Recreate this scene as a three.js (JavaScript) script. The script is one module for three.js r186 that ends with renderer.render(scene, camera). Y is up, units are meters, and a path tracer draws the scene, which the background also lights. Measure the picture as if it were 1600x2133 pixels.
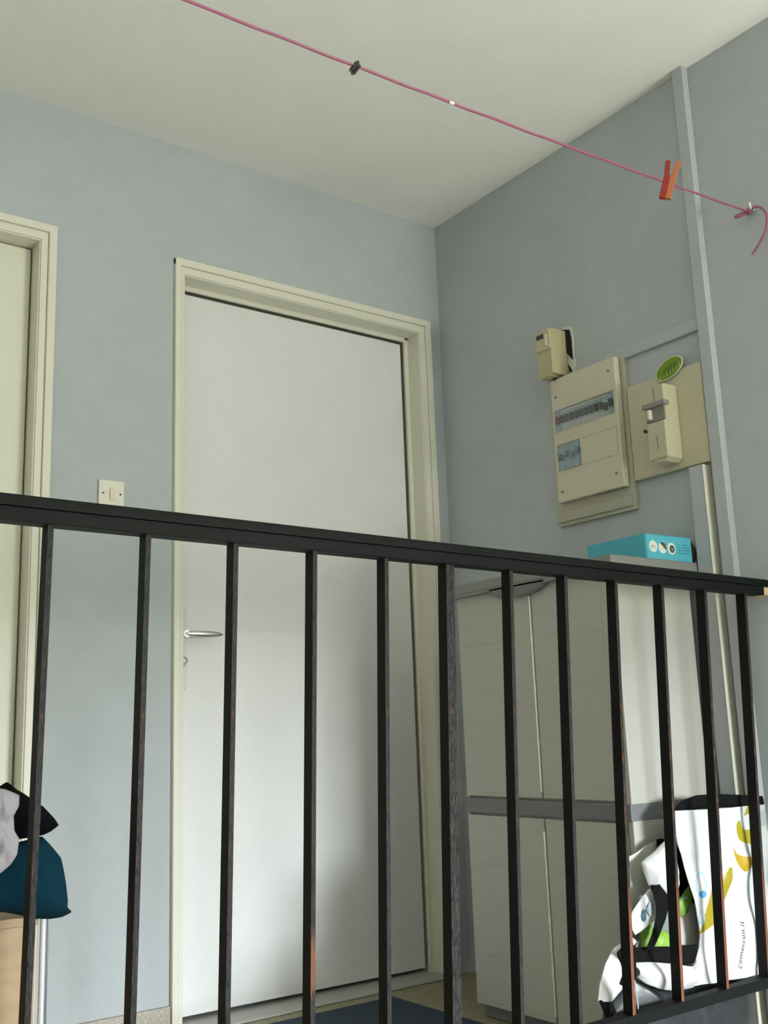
import * as THREE from 'three';
import { RoundedBoxGeometry } from 'three/addons/geometries/RoundedBoxGeometry.js';
import { mergeGeometries, toCreasedNormals } from 'three/addons/utils/BufferGeometryUtils.js';
import { ImprovedNoise } from 'three/addons/math/ImprovedNoise.js';
import { RectAreaLightUniformsLib } from 'three/addons/lights/RectAreaLightUniformsLib.js';

// ---------- camera, sky, daylight, exposure ----------
// World: x along the back wall (corner with the right wall at x = 0), y up from the landing floor, z from the back wall towards the stairwell.
const scene = new THREE.Scene();
const camera = new THREE.PerspectiveCamera(2 * Math.atan(1066.5 / 2184.53) * 180 / Math.PI, 1600 / 2133, 0.05, 60);
camera.position.set(-2.2222, 0.7273, 2.6247);
camera.rotation.set(0.20635, -0.64001, -0.03645, 'YXZ');
scene.add(camera);
scene.background = new THREE.Color(0.75, 0.88, 1.0);
const renderer = new THREE.WebGLRenderer({ antialias: true });
renderer.toneMapping = THREE.LinearToneMapping;
renderer.toneMappingExposure = 1.08;
renderer.shadowMap.enabled = true;
RectAreaLightUniformsLib.init();
function windowLight(color, intensity, w, h, at, to) {
  const l = new THREE.RectAreaLight(color, intensity, w, h);
  l.position.set(...at); l.lookAt(...to); l.castShadow = true; scene.add(l); return l;
}
// bright low sky beyond the stairwell window: its light enters through the real opening, slanting down
windowLight(new THREE.Color(0.92, 0.975, 1.03), 150, 4.8, 3.6, [1.15, 2.7, 9.5], [1.15, 2.7, 0]);
// light thrown up through the same window by the sunlit garden below it
windowLight(new THREE.Color(1.0, 1.0, 0.88), 53, 0.76, 0.8, [-0.08, 0.70, 4.06], [-0.84, 1.82, 3.86]);

// ---------- helpers ----------
let seed = 7;
const rnd = () => (seed = (seed * 16807) % 2147483647) / 2147483647;
const noise = new ImprovedNoise();
const used = new Map();
function numbered(n) { const k = used.get(n) ?? 0; used.set(n, k + 1); return k ? n + '_' + String(k).padStart(3, '0') : n; }
const C = (r, g, b) => new THREE.Color().setRGB(r, g, b);
function mat(color, roughness = 0.6, extra = {}) { return new THREE.MeshStandardMaterial({ color, roughness, ...extra }); }
function setShadow(o) { o.castShadow = o.receiveShadow = true; return o; }
function part(name, geos, m, parent) {
  const g = Array.isArray(geos) ? (geos.length > 1 ? mergeGeometries(geos.map((q) => q.index ? q.toNonIndexed() : q)) : geos[0]) : geos;
  const o = setShadow(new THREE.Mesh(g, m)); o.name = name; parent.add(o); return o;
}
function thing(name, label, category, at = [0, 0, 0], group) {
  const o = new THREE.Group(); o.name = numbered(name); o.position.set(...at);
  o.userData = { label, category }; if (group) o.userData.group = group; scene.add(o); return o;
}
function solo(name, label, category, geos, m, group) {
  const o = part(numbered(name), geos, m, scene); o.userData = { label, category }; if (group) o.userData.group = group; return o;
}
function struct(name, geos, m, label, category) { const o = part(name, geos, m, scene); o.userData = { kind: 'structure', label, category }; return o; }
function structGroup(name, label, category) { const o = new THREE.Group(); o.name = name; o.userData = { kind: 'structure', label, category }; scene.add(o); return o; }
// box from min to max, rounded by r
function bx(x0, x1, y0, y1, z0, z1, r = 0.0015, seg = 1) {
  const w = x1 - x0, h = y1 - y0, d = z1 - z0, rr = Math.min(r, w * .45, h * .45, d * .45);
  const g = rr > 0.0002 ? new RoundedBoxGeometry(w, h, d, seg, rr) : new THREE.BoxGeometry(w, h, d);
  g.translate((x0 + x1) / 2, (y0 + y1) / 2, (z0 + z1) / 2); return g;
}
// uv in metres by the face normal
function uvm(g, s = 1) {
  g = g.index ? g.toNonIndexed() : g;
  const p = g.attributes.position, n = g.attributes.normal, uv = new Float32Array(p.count * 2);
  for (let i = 0; i < p.count; i++) {
    const ax = Math.abs(n.getX(i)), ay = Math.abs(n.getY(i)), az = Math.abs(n.getZ(i));
    const [a, b] = ax > ay && ax > az ? [p.getZ(i), p.getY(i)] : ay > az ? [p.getX(i), p.getZ(i)] : [p.getX(i), p.getY(i)];
    uv[2 * i] = a / s; uv[2 * i + 1] = b / s;
  }
  g.setAttribute('uv', new THREE.BufferAttribute(uv, 2)); return g;
}
function cyl(r, h, x, y, z, axis = 'y', n = 20, r2 = r) {
  const g = new THREE.CylinderGeometry(r2, r, h, n);
  if (axis === 'x') g.rotateZ(Math.PI / 2); if (axis === 'z') g.rotateX(Math.PI / 2);
  return g.translate(x, y, z);
}
function tube(pts, r, n = 40, rs = 8, closed = false) {
  return new THREE.TubeGeometry(new THREE.CatmullRomCurve3(pts.map((q) => new THREE.Vector3(...q)), closed), n, r, rs, closed);
}
function extrudeX(poly, x0, x1, bevel = 0.001) {   // polygon in (z, y), thickness along x
  const s = new THREE.Shape(poly.map(([z, y]) => new THREE.Vector2(-z, y)));
  const b = Math.min(bevel, (x1 - x0) / 3);
  const g = new THREE.ExtrudeGeometry(s, { depth: x1 - x0 - 2 * b, bevelEnabled: b > 0, bevelSize: b, bevelThickness: b, bevelSegments: 1, curveSegments: 20, bevelOffset: -b });
  g.rotateY(Math.PI / 2); g.translate(x0 + b, 0, 0); return g;   // local x = -z, depth -> +x
}
// tileable value noise field
function field(N, cells, s0) {
  let s = s0; const r = () => (s = (s * 16807) % 2147483647) / 2147483647;
  const t = Array.from({ length: cells * cells }, r), out = new Float32Array(N * N), f = (q) => q * q * (3 - 2 * q);
  for (let y = 0; y < N; y++) for (let x = 0; x < N; x++) {
    const u = x / N * cells, v = y / N * cells, i = Math.floor(u), j = Math.floor(v), a = f(u - i), b = f(v - j);
    const g = (p, q) => t[(p % cells) + (q % cells) * cells];
    out[x + y * N] = (g(i, j) * (1 - a) + g(i + 1, j) * a) * (1 - b) + (g(i, j + 1) * (1 - a) + g(i + 1, j + 1) * a) * b;
  }
  return out;
}
function dataTex(N, fn, srgb, rx = 1, ry = 1, M = N) {
  const d = new Uint8Array(N * M * 4);
  for (let y = 0; y < M; y++) for (let x = 0; x < N; x++) { const c = fn(x, y, x + y * N); d.set([c[0], c[1], c[2], 255], (x + y * N) * 4); }
  const t = new THREE.DataTexture(d, N, M); t.wrapS = t.wrapT = THREE.RepeatWrapping; t.magFilter = t.minFilter = THREE.LinearFilter; t.repeat.set(rx, ry);
  if (srgb) t.colorSpace = THREE.SRGBColorSpace; t.needsUpdate = true; return t;
}
const f1 = field(512, 128, 11), f2 = field(512, 40, 23), f3 = field(512, 9, 37), f4 = field(512, 220, 51);
// roller paint: fine relief and a very slight mottle
const rollBump = dataTex(512, (x, y, i) => { const v = 255 * (0.55 * f1[i] + 0.3 * f4[i] + 0.15 * f2[i]); return [v, v, v]; });
const mottle = (k) => dataTex(512, (x, y, i) => { const v = 255 - k * (0.5 * f3[i] + 0.3 * f2[i] + 0.2 * f1[i]); return [v, v, v]; }, true);
const mottleA = mottle(12), mottleB = mottle(7);

// ---------- materials ----------
const wallPaint = mat(C(0.465, 0.505, 0.525), 0.7, { map: mottleA, bumpMap: rollBump, bumpScale: 0.0004 });
const ceilPaint = mat(C(0.86, 0.85, 0.81), 0.85, { map: mottleB, bumpMap: rollBump, bumpScale: 0.0005 });
const creamPaint = mat(C(0.74, 0.73, 0.615), 0.42, { map: mottleB });
const creamLeaf = mat(C(0.74, 0.74, 0.63), 0.45, { map: mottleB });
const whiteLeaf = mat(C(0.755, 0.765, 0.76), 0.42, { map: mottleB });
const darkGap = mat(C(0.02, 0.019, 0.018), 0.9);
const terrazzo = dataTex(512, (x, y, i) => { const n = f4[i], m = f1[i], w = f2[i]; const s = n > .66 ? 45 : n < .3 ? -48 : 0, q = m > .7 ? -30 : 0; return [168 + s + q + 14 * w, 163 + s + q + 14 * w, 150 + s + q + 12 * w]; }, true, 3, 3);
const terrazzoMat = mat(C(0.95, 0.95, 0.95), 0.55, { map: terrazzo });
const floorMat = mat(C(0.62, 0.60, 0.46), 0.5, { map: terrazzo });
const beige = mat(C(0.56, 0.52, 0.38), 0.5, { map: mottleB });
const beigeLight = mat(C(0.62, 0.585, 0.45), 0.5, { map: mottleB });
const greyPlastic = mat(C(0.165, 0.172, 0.18), 0.5);
const greyLight = mat(C(0.24, 0.245, 0.235), 0.5, { map: mottleB });
const cabinetBeige = mat(C(0.47, 0.465, 0.42), 0.45, { map: mottleB });
const black = mat(C(0.012, 0.012, 0.012), 0.55);
const blackSoft = mat(C(0.016, 0.016, 0.018), 0.8);
const chrome = mat(C(0.75, 0.76, 0.78), 0.16, { metalness: 1 });
const alu = mat(C(0.68, 0.68, 0.67), 0.34, { metalness: 1 });
const glass = new THREE.MeshPhysicalMaterial({ color: 0xffffff, roughness: 0.02, transmission: 1, thickness: 0, ior: 1.5 });
const clearPlastic = new THREE.MeshPhysicalMaterial({ color: C(0.95, 0.97, 0.97), roughness: 0.04, transmission: 0.97, thickness: 0, ior: 1.45 });
const smoked = new THREE.MeshPhysicalMaterial({ color: C(0.72, 0.75, 0.76), roughness: 0.2, transmission: 0.72, thickness: 0, ior: 1.4 });

// ---------- the room ----------
const H = 2.4656, XL = -3.3, ZF = 4.35, XB = 0.95, LOW = -1.05, ZE = 1.24;   // ceiling, left wall, front wall, stairwell bay, lower floor, landing edge
const U = (g) => uvm(g, 0.8);
struct('floor', [U(bx(XL, 0, -0.2, 0, -0.15, ZE, 0.004))], floorMat, 'speckled olive-beige landing floor behind the black railing', 'floor');
struct('floor_stairwell', [U(bx(XL, XB, LOW - 0.2, LOW, ZE, ZF, 0))], mat(C(0.62, 0.60, 0.5), .6, { map: mottleA }), 'pale speckled floor of the stairwell below the landing', 'floor');
struct('wall_stairwell', [U(bx(XL, XB, LOW, -0.2, ZE - 0.2, ZE - 0.02, 0))], ceilPaint, 'pale face of the landing edge below the railing', 'wall');
struct('ceiling', [U(bx(XL - .15, XB + .15, H, H + 0.15, -0.3, ZF + .15, 0))], ceilPaint, 'plain off-white ceiling over the landing', 'ceiling');
// back wall with two door openings: right door x -0.966 .. -0.093, left door -2.258 .. -1.385, both 2.055 high
const DR = [-0.966, -0.093], DL = [-2.258, -1.385], DT = 2.055;
struct('wall_back', [U(bx(XL, DL[0], 0, H, -.15, 0, 0)), U(bx(DL[1], DR[0], 0, H, -.15, 0, 0)), U(bx(DR[1], .15, 0, H, -.15, 0, 0)), U(bx(DL[0], DL[1], DT, H, -.15, 0, 0)), U(bx(DR[0], DR[1], DT, H, -.15, 0, 0))],
  wallPaint, 'pale blue-grey painted wall with the two doors', 'wall');
const wallRight = struct('wall_right', [U(bx(0, .15, LOW, H, 0, 1.75, 0)), U(bx(0.15, XB, LOW, H, 1.6, 1.75, 0))], wallPaint, 'blue-grey painted wall carrying the electrical boxes', 'wall');
struct('wall_bay', [U(bx(XB, XB + .15, LOW, H, 1.6, ZF, 0))], wallPaint, 'pale side wall of the stairwell bay outside the frame', 'wall');
struct('wall_left', [U(bx(XL - .15, XL, LOW, H, -.15, ZF, 0))], ceilPaint, 'pale wall at the far end of the landing outside the frame', 'wall');
const WIN = [-0.42, 0.5, 0.2, 1.06];
struct('wall_front', [U(bx(XL, WIN[0], LOW, H, ZF, ZF + .15, 0)), U(bx(WIN[1], XB, LOW, H, ZF, ZF + .15, 0)), U(bx(WIN[0], WIN[1], LOW, WIN[2], ZF, ZF + .15, 0)), U(bx(WIN[0], WIN[1], WIN[3], H, ZF, ZF + .15, 0))],
  wallPaint, 'pale stairwell wall with the window behind the viewpoint', 'wall');
{
  const w = structGroup('window_1', 'stairwell window with white frame behind the viewpoint', 'window');
  const [a, b, c, d] = WIN, z0 = ZF + .04, z1 = ZF + .1, t = .05;
  part('window_frame', [bx(a, b, c, c + t, z0, z1), bx(a, b, d - t, d, z0, z1), bx(a, a + t, c, d, z0, z1), bx(b - t, b, c, d, z0, z1), bx((a + b) / 2 - .02, (a + b) / 2 + .02, c, d, z0, z1)], creamPaint, w);
  part('pane', bx(a + t, (a + b) / 2 - .02, c + t, d - t, z0 + .02, z0 + .026, 0), glass, w);
  part('pane', bx((a + b) / 2 + .02, b - t, c + t, d - t, z0 + .02, z0 + .026, 0), glass, w);
}
struct('baseboard_back', [uvm(bx(DL[1] + .046, DR[0] - .034, 0, .072, 0, .012, .002), .35)], terrazzoMat, 'grey speckled stone skirting between the two doors', 'baseboard');

// ---------- doors ----------
// a moulded metal casing: outer rib, groove, inner rib, reveal and stop, built as boxes that follow the opening
function casing(parent, x0, x1, top, wl, wr, depth) {
  const rib = .022, hi = .014, lo = .006;
  const side = (xo, xi) => {   // outer and inner x
    const s = Math.sign(xi - xo), w = Math.abs(xi - xo), r = Math.min(rib, w - .012);
    return [bx(Math.min(xo, xo + s * r), Math.max(xo, xo + s * r), 0, top + .0445, -.002, hi - .0004, .003, 2),
      bx(Math.min(xo + s * r, xi), Math.max(xo + s * r, xi), 0, top + .0448 - r, -.002, lo - .0003, .002)];
  };
  part('casing', [...side(x0 - wl, x0), ...side(x1 + wr, x1), bx(x0 - wl, x1 + wr, top + .045 - rib, top + .045, -.002, hi, .003, 2), bx(x0 - .01, x1 + .01, top, top + .045 - rib, -.002, lo, .002)], creamPaint, parent);
  part('jamb', [bx(x0 - .001, x0 + .003, 0, top + .001, -.126, .001, 0), bx(x1 - .003, x1 + .001, 0, top + .001, -.126, .001, 0), bx(x0, x1, top - .003, top + .001, -.126, .001, 0)], creamPaint, parent);
  if (depth) part('door_stop', [bx(x0, x0 + .017, 0, top, -depth - .012, -depth, .003, 2), bx(x1 - .017, x1, 0, top, -depth - .012, -depth, .003, 2), bx(x0, x1, top - .017, top, -depth - .012, -depth, .003, 2)], creamPaint, parent);
}
{
  const d = structGroup('door_1', 'white flush door with a silver lever handle and cream frame, right of the light switch', 'door');
  casing(d, DR[0], DR[1], DT, .031, .0445, .06);
  part('leaf', uvm(bx(DR[0] + .022, DR[1] - .0245, .018, DT - .024, -.118, -.074, .002), .8), whiteLeaf, d);
  part('shadow_gap', [bx(DR[0] + .004, DR[1] - .004, .0065, DT - .004, -.149, -.128, 0)], darkGap, d);
  part('threshold', [bx(DR[0], DR[1], 0, .006, -.12, .03, .003)], mat(C(0.42, 0.42, 0.39), .5), d);
  const pl = part('handle_plate', bx(-.957, -.921, .86, 1.085, -.0745, -.066, .003, 2), mat(C(.66, .67, .69), .4), d);
  pl.userData.label = 'pale handle plate';
  const hd = part('lever_handle', [cyl(.010, .034, -.936, 1.012, -.05, 'z'),
    (() => { const s = new THREE.SphereGeometry(1, 32, 20); s.scale(.060, .0095, .0085); s.translate(-.884, 1.012, -.034); return s; })()], alu, d);
  hd.userData.label = 'silver lever handle';
  part('lock_cylinder', [cyl(.009, .012, -.94, .93, -.064, 'z'), bx(-.945, -.935, .905, .925, -.068, -.06, .003)], alu, d);
  const key = part('key', [new THREE.TorusGeometry(.009, .0022, 8, 20).translate(-.940, .938, -.044), bx(-.9415, -.9385, .921, .931, -.062, -.043, .001)], mat(C(.35, .28, .22), .4, { metalness: .8 }), d);
  key.userData.label = 'small brown key in the lock';
}
{
  const d = structGroup('door_2', 'cream flush door cut off by the left edge, left of the light switch', 'door');
  casing(d, DL[0], DL[1], DT, .0415, .0415, 0);
  part('leaf', uvm(bx(DL[0] + .0045, DL[1] - .006, .012, DT - .006, -.1, -.056, .006, 3), .8), creamLeaf, d);
  part('shadow_gap', [bx(DL[0] + .004, DL[1] - .004, .001, DT - .004, -.149, -.127, 0)], darkGap, d);
  part('lever_handle', [cyl(.010, .05, DL[0] + .06, 1.012, -.035, 'z'), bx(DL[0] + .05, DL[0] + .17, 1.003, 1.021, -.018, -.004, .006, 2)], alu, d);
}

// ---------- light switch ----------
{
  const s = thing('light_switch', 'square cream light switch with vertical rocker between the two doors', 'switch', [-1.177, 1.374, 0]);
  part('plate', bx(-.0355, .0355, -.0365, .0365, 0, .009, .003, 3), mat(C(.74, .73, .62), .45), s);
  part('rocker', bx(-.006, .006, -.017, .015, .008, .0135, .0015, 2), mat(C(.74, .66, .50), .45), s);
  for (const q of [-1, 1]) part('screw', cyl(.0032, .002, q * .024, 0, .0092, 'z', 12), mat(C(.12, .12, .10), .5), s);
}

// ---------- painted trunking on the right wall ----------
struct('trim_1', [U(bx(-.025, 0, 0, H, 1.060, 1.0945, .002))], wallPaint, 'tall blue-grey painted trunking from ceiling to floor on the right wall', 'trunking');
struct('trim_2', [U(bx(-.032, 0, 0, 1.362, .995, 1.0385, .002))], wallPaint, 'shorter painted trunking below the meter board', 'trunking');
{ const e = part('edge_strip', bx(-.0335, -.001, 0, 1.361, 1.038, 1.0415, .0015), creamPaint, scene.getObjectByName('trim_2')); e.userData.label = 'cream side face'; }
struct('trim_3', [U(bx(-.012, 0, 1.722, 1.757, .74, 1.0605, .003, 2))], wallPaint, 'horizontal painted conduit above the meter board', 'conduit');

// ---------- consumer unit ----------
{
  const u = thing('consumer_unit', 'cream two-row fuse box with black breaker toggles on right wall', 'fuse box', [0, 0, 0]);
  part('back_board', bx(-.014, 0, 1.293, 1.732, .51, .803, .002), mat(C(.50, .48, .38), .6, { map: mottleB }), u);
  part('housing', [bx(-.068, -.0505, 1.345, 1.722, .572, .8, .006, 2)], beigeLight, u);
  // front cover: frame pieces round the two windows
  const z0 = .578, z1 = .818, zf = .581, fr = -.076;
  part('cover', [bx(fr, -.055, 1.620, 1.716, z0, .797, .002), bx(fr, -.055, 1.515, 1.556, z0, .797, .002), bx(fr, -.055, 1.345, 1.437, z0, .797, .002),
    bx(fr, -.055, 1.345, 1.716, .792, .806, .003), bx(fr, -.055, 1.345, 1.716, .574, .581, .002), bx(fr, -.055, 1.437, 1.515, .667, .797, .001)], beigeLight, u);
  part('rail_backing', [bx(-.06, -.056, 1.437, 1.62, .578, .797, 0)], mat(C(.45, .46, .45), .6), u);
  const mod = mat(C(.52, .53, .53), .5), modB = mat(C(.25, .36, .43), .5), tog = mat(C(.006, .006, .008), .6), lab = mat(C(.22, .33, .42), .6), red = mat(C(.3, .04, .03), .5);
  for (let k = 0; k < 12; k++) {   // upper row
    const z = .584 + k * .0173;
    const b = part('breaker', bx(-.071, -.058, 1.557, 1.618, z, z + .0167, .001), k > 10 || k === 0 ? modB : mod, u);
    part('toggle', bx(-.0815, -.07, 1.578 + (k === 10 ? -.007 : 0), 1.600 + (k === 10 ? -.007 : 0), z + .003, z + .0125, .0015), k === 0 ? red : tog, b);
    part('marking', bx(-.0718, -.0708, 1.602, 1.612, z + .002, z + .0147, 0), lab, b);
  }
  for (let k = 0; k < 4; k++) {    // lower row, left
    const z = .583 + k * .0208;
    const b = part('breaker', bx(-.071, -.058, 1.44, 1.512, z, z + .02, .001), modB, u);
    part('toggle', bx(-.079, -.07, 1.468 + .006 * (k % 2), 1.486 + .006 * (k % 2), z + .004, z + .015, .0015), mat(C(.10, .12, .15), .5), b);
  }
  const wn = part('clear_window', [bx(-.0845, -.0825, 1.553, 1.623, .584, .794, .0008), bx(-.0845, -.0825, 1.434, 1.517, .582, .668, .0008)], clearPlastic, u);
  wn.userData.label = 'clear plastic window over the breakers';
  for (const [y, z] of [[1.68, .784], [1.385, .784], [1.66, .592], [1.375, .592]]) part('screw', cyl(.004, .003, -.077, y, z, 'x', 12), greyLight, u);
  // the unit itself sits shallow on its board
  for (const o of u.children) if (o.name !== 'back_board') { o.position.set(.0367, .012, -.0725); o.scale.z = 1.07; }
  part('lower_cover', bx(-.022, -.012, 1.303, 1.335, .515, .795, .002), mat(C(.42, .41, .33), .6), u);
}

// ---------- main breaker on its board ----------
{
  const u = thing('main_breaker', 'cream mounting board with the tall main breaker and grey switch', 'circuit breaker', [0, 0, 0]);
  part('mounting_board', bx(-.019, 0, 1.368, 1.634, .808, 1.0545, .003, 2), beige, u);
  const prof = [[.955, 1.568], [1.017, 1.568], [1.017, 1.372], [1.004, 1.362], [.967, 1.362], [.955, 1.374]];
  part('breaker_body', extrudeX(prof, -.122, -.066, .003), mat(C(.50, .48, .33), .5), u);
  part('lower_cover', bx(-.127, -.11, 1.372, 1.47, .956, 1.0155, .003, 2), mat(C(.50, .48, .33), .5), u);
  const g = part('switch_recess', bx(-.1255, -.112, 1.472, 1.512, .956, 1.0155, .002), mat(C(.20, .20, .17), .6), u);
  part('switch_lever', bx(-.138, -.124, 1.478, 1.504, .968, .977, .002).rotateX(0), mat(C(.66, .66, .52), .4), g);
  part('label_bar', bx(-.134, -.112, 1.510, 1.522, .950, 1.024, .002), mat(C(.24, .24, .24), .5), u);
  part('test_button', cyl(.0045, .01, -.128, 1.452, .953, 'x', 14), black, u);
  for (const g of [bx(-.1232, -.12, 1.525, 1.566, .984, .986, 0), bx(-.1282, -.126, 1.395, 1.432, .9865, .9885, 0)]) part('seam', g, mat(C(.2, .19, .13), .7), u);
  for (const o of u.children) if (o.name !== 'mounting_board') o.position.set(.0472, .0205, -.0425);
}

// ---------- small beige relay box and the torn wall behind it ----------
{
  const u = thing('relay_box', 'small square beige plastic box above the fuse box corner', 'box', [0, 0, 0]);
  part('body', extrudeX([[.524, 1.75], [.526, 1.876], [.588, 1.876], [.588, 1.737], [.57, 1.737], [.57, 1.733], [.529, 1.733]], -.07, -.006, .003), mat(C(.50, .44, .27), .5, { map: mottleB }), u);
  part('upper_face', bx(-.076, -.067, 1.812, 1.874, .527, .5865, .003, 2), mat(C(.52, .46, .30), .5), u);
  part('marking', bx(-.0775, -.0755, 1.850, 1.863, .535, .562, .0005), mat(C(.07, .06, .05), .7), u);
  part('tab', bx(-.081, -.074, 1.822, 1.858, .569, .577, .001), mat(C(.6, .58, .45), .5), u);
  part('cable_stub', cyl(.006, .01, -.035, 1.7285, .56, 'y', 12), black, u);
  // torn patch: dark hole in the plaster with pale ragged paint rim, part of the wall
  const rag = (pts, j, s) => { let q = s; const r = () => (q = (q * 16807) % 2147483647) / 2147483647 - .5; return pts.map(([z, y]) => [z + r() * j, y + r() * j]); };
  const rim = part('torn_paint', extrudeX(rag([[.575, 1.893], [.606, 1.888], [.613, 1.85], [.612, 1.80], [.617, 1.77], [.607, 1.742], [.588, 1.748], [.575, 1.80]], .006, 5), -.0035, .001, .0008), mat(C(.62, .64, .58), .8), wallRight);
  rim.userData.label = 'ragged pale rim of torn paint';
  const hole = part('torn_paint', [extrudeX(rag([[.573, 1.889], [.600, 1.880], [.605, 1.85], [.607, 1.815], [.609, 1.782], [.597, 1.793], [.583, 1.812], [.573, 1.83]], .005, 9), -.005, -.003, .0004),
    extrudeX([[.586, 1.775], [.596, 1.76], [.602, 1.745], [.59, 1.749]], -.005, -.003, .0004)], mat(C(.008, .009, .008), .9), wallRight);
  hole.userData.label = 'black bare patch beside the small box';
}

// ---------- green oval sign on the meter board ----------
{
  const cv = document.createElement('canvas'); cv.width = 256; cv.height = 160; const c = cv.getContext('2d');
  c.fillStyle = '#b9bf9a'; c.fillRect(0, 0, 256, 160); c.save(); c.translate(128, 80); c.fillStyle = '#6c8a10'; c.beginPath(); c.ellipse(0, 0, 116, 68, 0, 0, 7); c.fill();
  c.fillStyle = '#55740c'; c.beginPath(); c.ellipse(-10, 6, 70, 34, 0, 0, 7); c.fill();
  c.strokeStyle = '#c6cf96'; c.lineWidth = 5; for (let k = 0; k < 7; k++) { c.beginPath(); c.moveTo(-92 + k * 30, 14 + (k % 2) * 10); c.lineTo(-84 + k * 30, 50 - Math.abs(k - 2) * 3); c.stroke(); }
  c.restore();
  const t = new THREE.CanvasTexture(cv); t.colorSpace = THREE.SRGBColorSpace;
  const u = thing('oval_sign', 'small oval green tag with pale rim at the top of the meter board', 'sign', [-.0245, 1.641, .961]);
  const g = cyl(1, .004, 0, 0, 0, 'x', 40); g.scale(1, .026, .046);
  const p = g.attributes.position, uv = g.attributes.uv; for (let i = 0; i < p.count; i++) uv.setXY(i, .5 - p.getZ(i) / .095, .5 + p.getY(i) / .055);
  const m = part('disc', g, mat(0xffffff, .45, { map: t }), u); m.rotation.x = -.32;
  const r = part('rim', new THREE.TorusGeometry(1, .03, 8, 48).rotateY(Math.PI / 2).scale(.06, .026, .046), mat(C(.6, .62, .5), .5), u); r.rotation.x = -.32;
}

// ---------- storage cabinet ----------
{
  const u = thing('storage_cabinet', 'tall beige plastic storage cabinet with grey top and band in the corner', 'cabinet', [0, 0, 0]);
  const x0 = -.318, x1 = -.045, z0 = .405, z1 = .972, zc = .694, X = -.331;
  part('body', [bx(x0, x1, .03, 1.088, z0, z1, .004, 2), bx(x0 - .008, x1, .03, 1.088, z1 - .014, z1 + .002, .003), bx(x0 - .008, x1, .03, 1.088, z0 - .002, z0 + .012, .003)], cabinetBeige, u);
  part('plinth', bx(x0 + .01, x1, 0, .032, z0 + .01, z1 - .01, .003), greyPlastic, u);
  part('top_cap', [bx(-.352, -.03, 1.088, 1.116, z0 - .02, z1 + .022, .006, 2), bx(-.349, -.033, 1.08, 1.09, z0 - .015, z1 + .018, .002)], greyLight, u);
  part('middle_band', [bx(X - .001, x1, .509, .547, z0 - .001, z1 + .0035, .002)], greyPlastic, u);
  // grip under the cap: a rounded shield shape
  const sh = []; for (let k = 0; k <= 24; k++) { const a = Math.PI + k / 24 * Math.PI; sh.push([zc - .03 + .108 * Math.cos(a), 1.089 + .034 * Math.sin(a)]); }
  part('door_grip', extrudeX(sh, -.349, -.333, .004), greyPlastic, u);
  // doors: flat leaf with shallow raised fields
  function door(y0, y1, za, zb, out, n, near) {
    const g = [bx(out + .0006, x0 - .001, y0, y1, za, zb, .002)], st = (y1 - y0 - .02) / n, zr = near ? zb - .026 : zb - .003;
    for (let k = 0; k < n; k++) g.push(bx(out, out + .004, y0 + .010 + k * st, y0 + .010 + (k + 1) * st - .002, za + .003, zr, .0006));
    if (near) g.push(bx(out, out + .004, y0 + .008, y1 - .008, zb - .0235, zb - .003, .0006));
    const d = part('door', g, cabinetBeige, u);
    if (near) return;
    const e = part('painted_lit_edge', bx(out - .0016, out + .004, y0 + .016, y1 - .03, zb - .001, zb + .0022, .0012, 2), litEdgeWhite, d); e.userData.label = 'white strip painting in light on the door edge';  // added strip; its white paints in light catching the far door edge
    for (let k = 1; k < n; k++) part('clip', bx(out - .0022, out + .003, y0 + .01 + k * st - .012, y0 + .01 + k * st + .006, zb - .001, zb + .0034, .0008), litEdgeWhite, d);
  }
  const litEdgeWhite = mat(C(.9, .9, .86), .3);  // bright white standing in for light along the door gap
  door(.552, 1.084, z0 + .004, zc - .002, X, 4, false); door(.552, 1.084, zc + .002, z1 - .016, X + .002, 4, true);
  door(.036, .504, z0 + .004, zc - .002, X, 4, false); door(.036, .504, zc + .002, z1 - .016, X + .002, 4, true);
}
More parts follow.
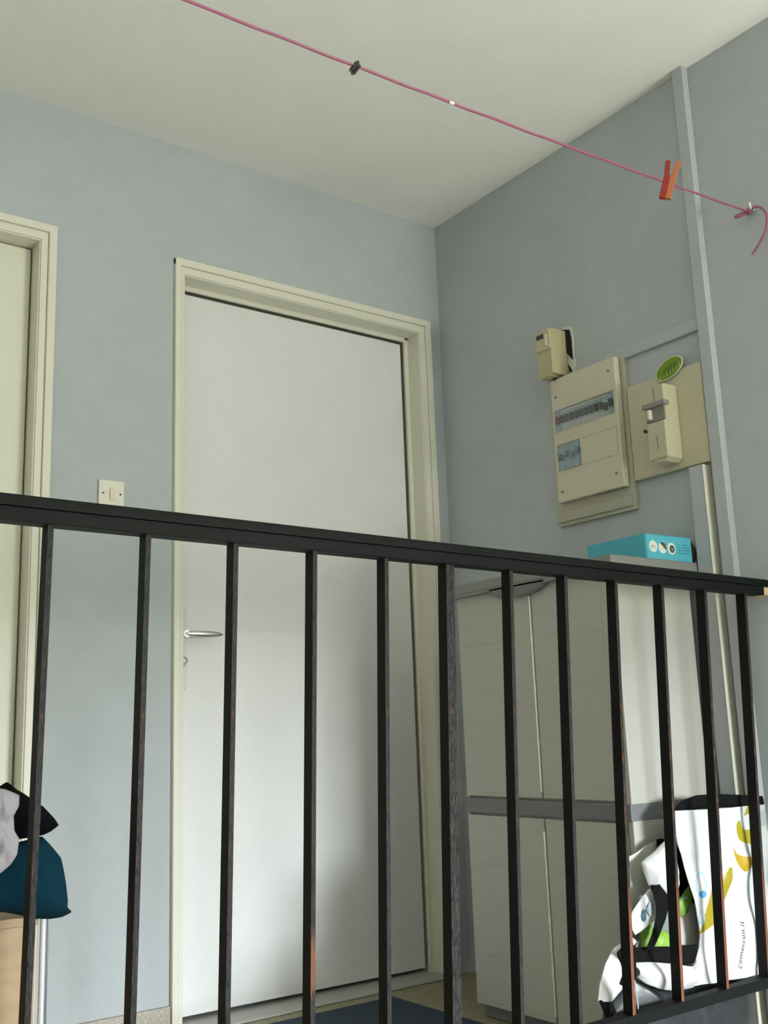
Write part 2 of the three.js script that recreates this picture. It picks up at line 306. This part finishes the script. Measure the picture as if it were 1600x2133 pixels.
// blue box with round stickers on top
{
  const cv = document.createElement('canvas'); cv.width = 512; cv.height = 180; const c = cv.getContext('2d');
  c.fillStyle = '#56b7cb'; c.fillRect(0, 0, 512, 180);
  const disc = (x, y, r, f) => { c.fillStyle = f; c.beginPath(); c.arc(x, y, r, 0, 7); c.fill(); };
  disc(72, 84, 46, '#e3e6df'); disc(178, 88, 46, '#e3e6df'); disc(280, 90, 46, '#e6e8e4');
  c.fillStyle = '#9aa39f'; c.fillRect(48, 76, 16, 26); c.fillRect(72, 74, 14, 12); c.fillStyle = '#b9b79a'; c.fillRect(90, 80, 10, 22);
  c.save(); c.beginPath(); c.arc(178, 88, 44, 0, 7); c.clip(); c.fillStyle = '#4c4a3c'; c.translate(192, 70); c.rotate(.7); c.fillRect(-60, -34, 110, 48); c.fillStyle = '#7d5a38'; c.fillRect(-20, -6, 46, 18); c.restore();
  disc(286, 92, 30, '#4d4a3a'); disc(288, 94, 14, '#7f9078');
  c.fillStyle = '#3f8fa4'; c.font = 'bold 22px sans-serif'; for (let k = 0; k < 4; k++) { c.fillRect(352, 50 + k * 22, 22 + (k * 37) % 30, 10); c.fillRect(396, 50 + k * 22, 70 + (k * 29) % 30, 9); }
  const t = new THREE.CanvasTexture(cv); t.colorSpace = THREE.SRGBColorSpace;
  const blue = mat(new THREE.Color('#4fb2c8'), .5);
  const u = thing('cardboard_box', 'flat turquoise cardboard box with three round white stickers on cabinet', 'box', [-.035, 1.1165, .983]);
  u.rotation.y = -.04;
  part('carton', bx(-.165, 0, 0, .062, -.20, 0, .0012), blue, u);
  part('lid_flap', [bx(-.1665, -.164, .004, .064, -.198, -.001, .0006), bx(-.166, .001, .0612, .0632, -.2, .0005, .0006)], blue, u);
  const pr = new THREE.PlaneGeometry(.163, .058); pr.translate(-.0825, .031, .0006);
  const f = part('printed_end', pr, mat(0xffffff, .45, { map: t }), u); f.userData.label = 'printed end with round stickers';
}
{
  const u = thing('pouch', 'small dark brown pouch beside the turquoise box', 'pouch', [-.018, 1.1165, .962]);
  const s = new THREE.SphereGeometry(1, 24, 16); s.scale(.014, .029, .02); s.translate(0, .029, 0);
  part('pouch_body', s, mat(C(.10, .045, .02), .6), u);
  part('pouch_neck', tube([[-.006, .05, 0], [0, .056, .006], [.006, .05, 0], [0, .047, -.006]], .004, 24, 6, true), mat(C(.28, .16, .03), .6), u);
}

// ---------- railing ----------
// black paint; front edges carry painted-in light as grey grains, plus worn rusty patches
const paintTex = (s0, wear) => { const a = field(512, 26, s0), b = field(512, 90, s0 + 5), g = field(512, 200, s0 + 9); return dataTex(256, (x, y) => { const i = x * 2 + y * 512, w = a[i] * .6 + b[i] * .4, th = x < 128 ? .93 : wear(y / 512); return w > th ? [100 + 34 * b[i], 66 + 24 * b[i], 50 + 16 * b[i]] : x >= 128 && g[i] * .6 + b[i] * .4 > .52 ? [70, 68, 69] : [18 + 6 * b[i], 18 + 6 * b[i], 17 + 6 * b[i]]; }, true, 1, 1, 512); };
const mphys = (c, r, e) => new THREE.MeshPhysicalMaterial({ color: c, roughness: r, specularIntensity: .3, ...e });
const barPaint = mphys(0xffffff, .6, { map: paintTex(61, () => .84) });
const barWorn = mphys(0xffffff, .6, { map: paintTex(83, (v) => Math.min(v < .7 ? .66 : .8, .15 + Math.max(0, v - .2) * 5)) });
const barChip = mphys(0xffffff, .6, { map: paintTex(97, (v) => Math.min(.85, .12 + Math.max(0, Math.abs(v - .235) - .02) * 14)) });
const railPaint = mphys(C(.0075, .0095, .009), .6, { map: mottle(70), bumpMap: rollBump, bumpScale: .0003 });
{
  const u = thing('stair_railing', 'black painted iron railing with flat bars across the foreground', 'railing', [0, 0, 0]);
  const lean = Math.atan(.0506), zAt = (y) => 1.11 + (y - .165) * .0506, topY = (x) => 1.05 - .0125 * (x + .02);
  const xEnd = -2.42;
  const slope = Math.atan(-.0125);
  const prof = (pts, end) => { const len = end - xEnd, mid = xEnd + len / 2; const s = new THREE.Shape(pts.map((q) => new THREE.Vector2(...q))); const g = new THREE.ExtrudeGeometry(s, { depth: len, bevelEnabled: false, curveSegments: 8 }); g.translate(0, 0, -len / 2); g.rotateY(Math.PI / 2); g.rotateX(lean * .5); g.rotateZ(slope); g.translate(mid, topY(mid), zAt(1.04)); return toCreasedNormals(g, .6); };
  // shape x = -z, y from the rail's top
  part('handrail', prof([[-.021, -.017], [-.0225, -.012], [-.0215, -.004], [-.016, 0], [.016, 0], [.0215, -.004], [.0225, -.012], [.021, -.017]], -.010), railPaint, u);
  part('top_bar', prof([[-.0165, -.038], [-.0175, -.036], [-.0175, -.018], [.0175, -.018], [.0175, -.036], [.0165, -.038]], -.026), railPaint, u);
  const lb = bx(xEnd, -.002, .146, .168, 1.097, 1.124, .002); part('bottom_bar', lb, railPaint, u);
  const bars = []; for (let k = 0; k < 16; k++) bars.push(-.092 - .1488 * k);
  bars.forEach((x, k) => {
    if (k === 15) return;
    const y0 = .165, y1 = topY(x) - .034, h = y1 - y0, w = k === 6 ? .0195 : .0085;
    const g = new THREE.BoxGeometry(w, h * 1.001, .024), uv = g.attributes.uv;
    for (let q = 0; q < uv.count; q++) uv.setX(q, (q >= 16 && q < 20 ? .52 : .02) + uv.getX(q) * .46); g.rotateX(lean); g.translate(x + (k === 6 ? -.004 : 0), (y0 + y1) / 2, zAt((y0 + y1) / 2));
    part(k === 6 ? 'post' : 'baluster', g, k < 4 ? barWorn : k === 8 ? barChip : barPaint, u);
    // small weld fillet under the top bar
  });
  part('post', bx(xEnd - .02, xEnd + .012, -.2, 1.085, 1.108, 1.14, .003), railPaint, u);
  for (const x of [-.985, -1.9]) part('foot', bx(x - .012, x + .012, -.001, .15, 1.097, 1.121, .002), railPaint, u);
  const e = part('end_plug', [bx(-.0258, -.004, 1.011, 1.032, zAt(1.03) - .017, zAt(1.03) + .0176, .004, 2)], mat(C(.66, .50, .30), .55), u); e.userData.label = 'bare pale wood end of the handrail';
  const w2 = part('wall_collar', cyl(.026, .005, -.0028, 1.03, zAt(1.03), 'x', 28), mat(C(.52, .54, .52), .5), u); w2.userData.label = 'pale grey wall plate';
}

// ---------- clothesline with pegs ----------
{
  const P = []; const yAt = (x) => 1.974 + .0553 * x + .0108 * x * x;   // gentle sag along the landing
  for (let k = 0; k <= 60; k++) { const x = -.012 + (XL + .03) * k / 60; P.push([x, yAt(x) + .0008 * Math.sin(k * 2.1), 1.236]); }
  const u = thing('clothesline', 'thin magenta plastic clothesline strung below the ceiling', 'clothesline', [0, 0, 0]);
  const pink = mat(C(.33, .085, .17), .5);
  part('cord', tube(P, .0026, 240, 8), pink, u);
  part('knot', [new THREE.TorusGeometry(.006, .0035, 8, 16).rotateY(1.2).translate(-.014, 1.973, 1.237), new THREE.SphereGeometry(.006, 12, 8).translate(-.017, 1.974, 1.238)], pink, u);
  part('cord_end', tube([[-.016, 1.974, 1.238], [-.022, 1.972, 1.226], [-.028, 1.968, 1.206], [-.026, 1.964, 1.212], [-.018, 1.968, 1.236]], .0026, 40, 8), pink, u);
  const tail = part('cord_tail', tube([[-.012, 1.974, 1.24], [-.016, 1.975, 1.262], [-.02, 1.945, 1.288], [-.02, 1.905, 1.283], [-.018, 1.872, 1.255], [-.016, 1.857, 1.235]], .0027, 60, 8), pink, u);
  tail.userData.label = 'loose curled end of the cord';
  part('tape', tube([[-0.993, yAt(-0.993), 1.236], [-0.981, yAt(-0.981), 1.236]], .0034, 4, 8), mat(C(.75, .74, .72), .5), u);
  const h = thing('wall_hook', 'clear plastic hook on the right wall holding the clothesline knot', 'hook', [0, 1.974, 1.246]);
  part('base', bx(-.005, 0, -.016, .016, -.01, .01, .002, 2), clearPlastic, h);
  part('hook_arm', tube([[-.003, .004, 0], [-.014, .002, 0], [-.02, .008, .001], [-.021, .016, .002]], .003, 16, 8), mat(C(.75, .76, .72), .3), h);
  // orange peg
  const peg = thing('clothes_peg', 'orange plastic clothes peg hanging on the clothesline', 'peg', [-.335, yAt(-.325) - .001, 1.246]);
  peg.rotation.set(.0, -.9, -.3);
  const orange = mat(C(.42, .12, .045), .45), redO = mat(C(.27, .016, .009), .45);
  const half = (s) => { const g = []; // jaw down, handle up and out
    const b = bx(-.0055, .0055, -.046, .012, -.0038, .0038, .0015, 2); b.scale(1.25, 1, 1.6); b.translate(s * .0068, 0, 0); g.push(b);
    const t = bx(-.0048, .0048, -.002, .040, -.0036, .0036, .0015, 2); t.translate(0, 0, 0); t.scale(1.2, 1, 1.6); t.rotateZ(-s * .13); t.translate(s * .0076, .008, 0); g.push(t); return g; };
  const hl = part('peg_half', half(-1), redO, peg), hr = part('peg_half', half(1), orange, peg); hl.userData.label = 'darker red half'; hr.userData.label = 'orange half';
  part('spring', new THREE.TorusGeometry(.005, .0012, 6, 16).translate(0, .004, .004), chrome, peg);
  // black peg with clear loop
  const p2 = thing('clothes_peg', 'small black clip with clear loop on the clothesline', 'peg', [-1.214, yAt(-1.214) + .001, 1.236]);
  p2.rotation.set(.1, .3, -.62);
  part('clip_body', [bx(-.0062, -.0005, -.022, .009, -.005, .005, .002, 2), bx(.0005, .0062, -.022, .007, -.005, .005, .002, 2)], black, p2);
  part('clear_loop', tube([[0, -.021, 0], [-.007, -.028, 0], [-.007, -.04, 0], [0, -.045, 0], [.007, -.04, 0], [.007, -.028, 0]], .0022, 40, 8, true), clearPlastic, p2);
}

// ---------- door mat ----------
{
  const t = dataTex(512, (x, y, i) => { const v = 150 + 80 * f4[i] + 25 * f1[i]; return [v, v, v]; }, true, 2, 2);
  const u = thing('door_mat', 'dark blue ribbed door mat in front of the white door', 'mat', [-.675, 0, .33]);
  part('pile', uvm(bx(-.29, .29, .002, .012, -.215, .215, .003), .4), mat(C(.035, .062, .10), .95, { map: t, bumpMap: t, bumpScale: .002 }), u);
  part('border', [bx(-.305, .305, 0, .006, -.23, -.213, .002), bx(-.305, .305, 0, .006, .213, .23, .002), bx(-.305, -.288, 0, .006, -.23, .23, .002), bx(.288, .305, 0, .006, -.23, .23, .002)], blackSoft, u);
}

// ---------- cloth and sheet builders ----------
function resample(pts, n, closed) {
  const P = pts.map((q) => new THREE.Vector3(q[0], q[1], q[2] ?? 0)), c = new THREE.CatmullRomCurve3(P, closed, 'catmullrom', .16), out = [];
  for (let k = 0; k < n; k++) out.push(c.getPoint(closed ? k / n : k / (n - 1))); return out;
}
// cushion-like cloth from a star-shaped outline in (x, y), bulging along z both ways
function pillow(outline, z, depth, wr, seedZ, center) {
  const N = 96, R = 22, b = resample(outline, N, true), c = new THREE.Vector3();
  if (center) c.set(center[0], center[1], 0); else { b.forEach((q) => c.add(q)); c.multiplyScalar(1 / N); }
  const pos = [], idx = [];
  for (const side of [1, -1]) {
    const base = pos.length / 3;
    for (let k = 0; k <= R; k++) for (let j = 0; j < N; j++) {
      const s = k / R, x = c.x + (b[j].x - c.x) * s, y = c.y + (b[j].y - c.y) * s;
      const f = Math.sqrt(Math.max(0, 1 - s * s)), w = noise.noise(x * wr.fx + y * wr.sk, y * wr.fy, seedZ) , w2 = 1 - Math.abs(noise.noise(x * wr.fx * 1.7, y * wr.fy * 1.3 + x * wr.sk, seedZ + 9)) * 2;
      pos.push(x, y, z + side * (depth * f * (1 + .0 * w) + wr.a * (w * .8 + w2 * .5) * Math.min(1, f * 1.6)));
    }
    for (let k = 0; k < R; k++) for (let j = 0; j < N; j++) {
      const a = base + k * N + j, a2 = base + k * N + (j + 1) % N, d = a + N, d2 = a2 + N;
      if (side > 0) idx.push(a, d, a2, a2, d, d2); else idx.push(a, a2, d, a2, d2, d);
    }
  }
  const g = new THREE.BufferGeometry(); g.setAttribute('position', new THREE.Float32BufferAttribute(pos, 3));
  const uv = []; for (let i = 0; i < pos.length; i += 3) uv.push(pos[i] / .2, pos[i + 1] / .2); g.setAttribute('uv', new THREE.Float32BufferAttribute(uv, 2));
  g.setIndex(idx); g.computeVertexNormals(); return g;
}
// sheet lofted from polyline A to polyline B, with thickness and a wrinkle function along z
function sheet(A, B, nu, nv, dz, thick = .0014, box = null) {
  const a = resample(A, nv, false), b = resample(B, nv, false), pos = [], uv = [], idx = [];
  const bb = box ?? [0, 1, 0, 1];
  for (const side of [1, -1]) for (let i = 0; i <= nu; i++) for (let j = 0; j < nv; j++) {
    const u = i / nu, p = a[j].clone().lerp(b[j], u);
    pos.push(p.x, p.y, p.z + dz(u, j / (nv - 1), p) + side * thick / 2); uv.push((p.x - bb[0]) / (bb[1] - bb[0]), (p.y - bb[2]) / (bb[3] - bb[2]));
  }
  const n1 = (nu + 1) * nv, at = (s, i, j) => s * n1 + i * nv + j;
  for (let i = 0; i < nu; i++) for (let j = 0; j < nv - 1; j++) {
    idx.push(at(0, i, j), at(0, i, j + 1), at(0, i + 1, j), at(0, i + 1, j), at(0, i, j + 1), at(0, i + 1, j + 1));
    idx.push(at(1, i, j), at(1, i + 1, j), at(1, i, j + 1), at(1, i + 1, j), at(1, i + 1, j + 1), at(1, i, j + 1));
  }
  const edge = (l) => { for (let k = 0; k < l.length - 1; k++) { const [p, q] = [l[k], l[k + 1]]; idx.push(p, q, p + n1, q, q + n1, p + n1); } };
  const L = [], R2 = [], T = [], Bo = []; for (let j = 0; j < nv; j++) { L.push(at(0, 0, j)); R2.push(at(0, nu, j)); } for (let i = 0; i <= nu; i++) { T.push(at(0, i, 0)); Bo.push(at(0, i, nv - 1)); }
  [L, R2, T, Bo].forEach(edge);
  const g = new THREE.BufferGeometry(); g.setAttribute('position', new THREE.Float32BufferAttribute(pos, 3)); g.setAttribute('uv', new THREE.Float32BufferAttribute(uv, 2));
  g.setIndex(idx); g.computeVertexNormals(); return g;
}

// ---------- shopping bag leaning between cabinet and railing ----------
{
  const zp = (x) => 1.063 + (x + .29) * .114;
  const Q = (l, dz = 0) => l.map(([x, y]) => [x, y, zp(x) + dz]);
  const cv = document.createElement('canvas'); cv.width = 1024; cv.height = 1360; const c = cv.getContext('2d');
  const BX = [-.31, 0, .15, .56], px = ([x, y]) => [(x - BX[0]) / (BX[1] - BX[0]) * 1024, (1 - (y - BX[2]) / (BX[3] - BX[2])) * 1360];
  c.fillStyle = '#cdd0d1'; c.fillRect(0, 0, 1024, 1360);
  const blob = (l, f) => { const q = l.map(px), n = q.length; c.fillStyle = f; c.beginPath(); for (let k = 0; k < n; k++) { const a = q[k], b = q[(k + 1) % n], m = [(a[0] + b[0]) / 2, (a[1] + b[1]) / 2]; if (!k) c.moveTo(...m); else c.quadraticCurveTo(...a, ...m); } const a = q[0], b = q[1]; c.quadraticCurveTo(...a, (a[0] + b[0]) / 2, (a[1] + b[1]) / 2); c.fill(); };
  const poly = (l, f) => { c.fillStyle = f; c.beginPath(); l.map(px).forEach((q, k) => k ? c.lineTo(...q) : c.moveTo(...q)); c.fill(); };
  poly([[-.063, .545], [-.07, .527], [-.084, .508], [-.06, .514], [-.027, .503], [-.033, .525], [-.04, .545]], '#a1961a');
  blob([[-.128, .478], [-.124, .497], [-.104, .503], [-.098, .482], [-.078, .476], [-.058, .486], [-.04, .47], [-.05, .44], [-.083, .447], [-.118, .458]], '#a39812');
  blob([[-.139, .452], [-.131, .43], [-.101, .42], [-.062, .42], [-.05, .408], [-.083, .403], [-.104, .386], [-.124, .398], [-.134, .42]], '#b39112');
  poly([[-.150, .402], [-.158, .404], [-.166, .397], [-.213, .362], [-.254, .272], [-.198, .289], [-.173, .338], [-.152, .385]], '#a08f18');
  c.strokeStyle = '#9cc3e4'; c.lineWidth = 14; const ring = (p, rx, ry, f) => { const q = px(p); c.beginPath(); c.ellipse(q[0], q[1], rx, ry, .1, 0, 7); c.stroke(); if (f) { c.fillStyle = f; c.beginPath(); c.ellipse(q[0] + 3, q[1] + ry * .8, rx * .8, ry * .3, 0, 0, 7); c.fill(); } };
  ring([-.239, .374], 42, 84, '#4f93c9'); c.lineWidth = 9; ring([-.245, .305], 24, 44);
  { const a = px([-.141, .186]); c.save(); c.translate(...a); c.rotate(-Math.PI / 2 + .12); c.fillStyle = '#4a4e50'; c.font = 'italic bold 56px sans-serif'; c.fillText('Comercun.it', 0, 0); c.restore(); }
  const tex = new THREE.CanvasTexture(cv); tex.colorSpace = THREE.SRGBColorSpace;
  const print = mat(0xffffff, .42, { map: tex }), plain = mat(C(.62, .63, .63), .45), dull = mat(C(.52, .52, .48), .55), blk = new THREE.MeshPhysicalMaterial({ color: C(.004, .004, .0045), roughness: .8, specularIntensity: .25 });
  const u = thing('shopping_bag', 'slumped white reusable shopping bag with yellow print beside the cabinet', 'bag', [0, 0, 0]);
  const wrk = (s) => (a, b, p) => .006 * noise.noise(p.x * 14 + p.y * 9, p.y * 7 - p.x * 5, s) + .0045 * Math.sin(3 * noise.noise(p.x * 16 - p.y * 12, p.y * 9 + p.x * 7, s + 3));
  const left = [[-.292, .533], [-.293, .492], [-.285, .452], [-.274, .42], [-.263, .369], [-.255, .319], [-.251, .269], [-.254, .245], [-.269, .221], [-.288, .205], [-.3, .173]];
  const right = [[-.008, .529], [-.008, .45], [-.008, .347], [-.012, .25], [-.012, .166]];
  part('front_panel', sheet(Q(left), Q(right), 60, 70, (a, b, p) => wrk(2)(a, b, p) + .012 * Math.sin(Math.PI * a) + (b < .03 ? 0 : 0), .0016, BX), print, u);
  part('lower_fold', sheet([[-.46, .243, 1.056], [-.403, .236, 1.060], [-.339, .224, 1.066], [-.288, .212, 1.07], [-.268, .222, 1.072]], [[-.455, .215, 1.06], [-.434, .2, 1.066], [-.394, .184, 1.072], [-.349, .174, 1.076], [-.296, .172, 1.074]], 14, 40, (a, b, p) => .014 * Math.sin(Math.PI * a) + wrk(7)(a, b, p) * .6, .0016), plain, u);
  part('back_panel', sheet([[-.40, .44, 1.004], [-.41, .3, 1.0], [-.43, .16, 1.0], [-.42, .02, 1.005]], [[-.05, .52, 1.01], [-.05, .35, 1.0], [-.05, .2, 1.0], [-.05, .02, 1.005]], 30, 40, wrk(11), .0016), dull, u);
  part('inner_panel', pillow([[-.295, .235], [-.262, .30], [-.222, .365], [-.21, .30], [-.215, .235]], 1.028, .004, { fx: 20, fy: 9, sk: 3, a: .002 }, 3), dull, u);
  part('side_flap', pillow([[-.390, .433], [-.343, .452], [-.29, .476], [-.27, .40], [-.30, .352], [-.346, .362], [-.374, .384], [-.382, .404]], 1.045, .010, { fx: 13, fy: 9, sk: 16, a: .016 }, 5), plain, u);
  const fl = part('side_flap', pillow([[-.447, .326], [-.41, .356], [-.373, .378], [-.353, .352], [-.338, .331], [-.353, .316], [-.394, .302], [-.430, .292]], 1.045, .004, { fx: 24, fy: 18, sk: 12, a: .005 }, 15), plain, u);
  part('blue_print', pillow([[-.412, .326], [-.404, .341], [-.398, .336], [-.400, .318], [-.407, .316]], 1.0515, .001, { fx: 1, fy: 1, sk: 0, a: 0 }, 1), mat(C(.04, .15, .22), .5), fl);
  part('blue_print', pillow([[-.396, .338], [-.384, .352], [-.372, .348], [-.376, .330], [-.388, .324]], 1.052, .001, { fx: 1, fy: 1, sk: 0, a: 0 }, 1), mat(C(.34, .42, .47), .5), fl);
  part('side_strap', sheet([[-.450, .292, 1.05], [-.505, .276, 1.05], [-.533, .249, 1.05], [-.553, .215, 1.05], [-.562, .185, 1.05]], [[-.448, .278, 1.056], [-.497, .262, 1.06], [-.494, .225, 1.064], [-.503, .199, 1.062], [-.526, .183, 1.055]], 10, 40, (a, b) => .016 * Math.sin(Math.PI * a) * (0.6 + .4 * Math.sin(9 * b)), .002), plain, u);
  const tr = part('black_trim', [pillow([[-.513, .272], [-.47, .289], [-.455, .272], [-.463, .216], [-.490, .203], [-.513, .212], [-.497, .231]], 1.066, .005, { fx: 20, fy: 12, sk: 5, a: .002 }, 6),
    pillow([[-.562, .187], [-.53, .184], [-.518, .16], [-.542, .149]], 1.055, .006, { fx: 20, fy: 20, sk: 2, a: .001 }, 2)], blk, u); tr.userData.label = 'black edging';
  part('inner_band', sheet([[-.437, .268, 1.045], [-.393, .264, 1.05], [-.328, .256, 1.056], [-.256, .252, 1.06]], [[-.446, .238, 1.05], [-.393, .232, 1.056], [-.33, .218, 1.06], [-.262, .215, 1.062]], 8, 30, (a, b, p) => wrk(4)(a, b, p) * .4, .002), blk, u);
  part('inner_strap', sheet([[-.391, .388, 1.064], [-.381, .352, 1.066], [-.382, .328, 1.066], [-.400, .290, 1.064], [-.418, .262, 1.06]], [[-.366, .388, 1.066], [-.337, .355, 1.068], [-.358, .316, 1.068], [-.382, .284, 1.066], [-.398, .262, 1.062]], 6, 40, (a) => .005 * Math.sin(Math.PI * a), .002), blk, u);
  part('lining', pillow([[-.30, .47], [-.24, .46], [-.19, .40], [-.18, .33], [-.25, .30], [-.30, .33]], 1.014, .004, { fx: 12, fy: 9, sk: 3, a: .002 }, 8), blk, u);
  const hd = part('handle', sheet([[-.296, .524, 1.052], [-.262, .552, 1.062], [-.22, .5625, 1.072], [-.16, .562, 1.082], [-.08, .555, 1.09], [-.008, .548, 1.094]], [[-.288, .506, 1.052], [-.25, .526, 1.062], [-.22, .533, 1.072], [-.16, .533, 1.082], [-.08, .526, 1.088], [-.008, .517, 1.092]], 4, 50, (a) => .003 * Math.sin(Math.PI * a), .003), blk, u); hd.userData.label = 'black webbing handle';
  part('base', pillow([[-.46, .215], [-.40, .185], [-.30, .168], [-.20, .16], [-.10, .15], [-.08, .09], [-.12, .0], [-.30, -.0], [-.52, .0], [-.54, .1], [-.53, .16]], 1.036, .04, { fx: 14, fy: 9, sk: 8, a: .007 }, 12, [-.3, .08]), mat(C(.03, .033, .036), .32), u);
  for (const [a, b] of [[[-.492, .222], [-.515, .155]], [[-.478, .215], [-.496, .15]]]) part('cord', tube([[a[0], a[1], 1.076], [(a[0] + b[0]) / 2 - .003, (a[1] + b[1]) / 2, 1.09], [b[0], b[1], 1.094], [b[0] - .004, b[1] - .05, 1.09]], .0012, 30, 6), mat(C(.55, .58, .6), .3), u);
  const green = mat(C(.14, .28, .03), .5), green2 = mat(C(.22, .40, .04), .5);
  const p1 = thing('green_packet', 'bright green packet standing inside the open shopping bag', 'packet');
  part('wrapper', pillow([[-.394, .304], [-.360, .312], [-.358, .276], [-.383, .24], [-.396, .26]], 1.03, .010, { fx: 30, fy: 12, sk: 5, a: .003 }, 4), green, p1);
  part('seal', bx(-.392, -.362, .304, .310, 1.028, 1.032, .001), green2, p1);
  const p2 = thing('green_packet', 'lower rounded green packet with pale wrapper inside the shopping bag', 'packet');
  part('wrapper', pillow([[-.366, .240], [-.358, .276], [-.328, .286], [-.294, .268], [-.292, .235]], 1.032, .012, { fx: 25, fy: 25, sk: 5, a: .004 }, 7), green2, p2);
  part('clear_wrap', pillow([[-.36, .278], [-.355, .33], [-.325, .345], [-.298, .32], [-.292, .27], [-.328, .282]], 1.028, .008, { fx: 30, fy: 14, sk: 8, a: .005 }, 9), mat(C(.22, .27, .25), .3), p2);
  const p3 = thing('green_packet', 'uppermost dark green packet half hidden behind the bag front', 'packet');
  part('wrapper', pillow([[-.285, .305], [-.274, .338], [-.232, .366], [-.218, .352], [-.245, .31]], 1.036, .005, { fx: 30, fy: 30, sk: 5, a: .003 }, 17), green, p3);
  part('seal', bx(-.262, -.246, .342, .348, 1.040, 1.0425, .0008), mat(C(.2, .42, .36), .4), p3);
}

// ---------- wooden stand with clothes, bottom left ----------
{
  const beech = dataTex(256, (x, y) => { const i = (x * 2) + (y * 2 % 512) * 512, g = f3[(((x * 2) + ((y * 6) % 512) * 512))] , l = Math.sin((y * .32) + 6 * f3[i]) * .5 + .5; return [192 - 7 * l - 8 * g, 165 - 8 * l - 8 * g, 126 - 7 * l - 7 * g]; }, true);
  const wood = mat(C(.72, .70, .68), .5, { map: beech });
  const u = thing('wooden_chest', 'low beech-veneer chest with chrome corner rod at bottom left under the clothes', 'chest', [-1.816, 0, .7]);
  part('front_panel', uvm(bx(-.2, .186, .03, .446, .142, .16, .0015), .4), wood, u);
  part('carcass', uvm(bx(-.198, .182, .02, .444, -.15, .141, .0015), .4), wood, u);
  part('top_board', uvm(bx(-.204, .19, .445, .460, -.155, .161, .002), .4), wood, u);
  part('plinth', bx(-.19, .176, 0, .021, -.14, .135, .002), blackSoft, u);
  for (const x of [-.21, .198]) { part('chrome_rod', cyl(.0048, .456, x, .229, .158, 'y', 16), mat(C(.86, .88, .9), .3, { metalness: .55 }), u); part('thin_rod', cyl(.0016, .456, x + .0085, .229, .155, 'y', 10), mat(C(.3, .32, .36), .3, { metalness: 1 }), u); }
  const weave = (c, k) => new THREE.MeshPhysicalMaterial({ color: c, roughness: .95, specularIntensity: .15, bumpMap: dataTex(256, (x, y) => { const v = 128 + 60 * Math.sin(x * Math.PI / 4) * Math.sin(y * Math.PI / 4) + 40 * f1[x + y * 512]; return [v, v, v]; }, false, k, k), bumpScale: .0006 });
  const teal = [[-1.95, .55], [-1.85, .562], [-1.75, .566], [-1.665, .572], [-1.625, .578], [-1.607, .56], [-1.592, .541], [-1.585, .514], [-1.58, .48], [-1.58, .468], [-1.573, .46], [-1.588, .4545], [-1.608, .454], [-1.631, .458], [-1.685, .474], [-1.78, .47], [-1.9, .468]];
  solo('garment', 'folded teal garment draped on top of the low wooden chest', 'clothing', pillow(teal.map(([x, y]) => [x - .006, y + (y > .53 ? .004 : 0)]), .876, .042, { fx: 9, fy: 7, sk: 9, a: .009 }, 21, [-1.67, .515]), weave(C(.0035, .026, .043), 2));
  const dark = [[-1.93, .60], [-1.85, .66], [-1.75, .668], [-1.70, .662], [-1.684, .670], [-1.673, .661], [-1.659, .652], [-1.643, .64], [-1.627, .629], [-1.608, .609], [-1.6, .597], [-1.612, .588], [-1.625, .583], [-1.645, .581], [-1.70, .578], [-1.85, .572]];
  solo('garment', 'black garment heaped on top of the teal one', 'clothing', pillow(dark.map(([x, y]) => [x - .003, y]), .868, .046, { fx: 10, fy: 10, sk: 6, a: .008 }, 33, [-1.68, .62]), weave(C(.003, .0034, .005), 2));
  const pale = [[-1.92, .585], [-1.88, .655], [-1.80, .67], [-1.72, .668], [-1.688, .662], [-1.667, .652], [-1.667, .636], [-1.674, .622], [-1.672, .6], [-1.665, .588], [-1.667, .566], [-1.676, .552], [-1.70, .536], [-1.80, .52], [-1.88, .53]];
  solo('garment', 'light grey crumpled garment at the left edge over the black one', 'clothing', pillow(pale.map(([x, y]) => [x - .027, y]), .955, .014, { fx: 40, fy: 16, sk: 22, a: .017 }, 45, [-1.76, .6]), weave(C(.33, .31, .33), 2));
}

renderer.render(scene, camera);
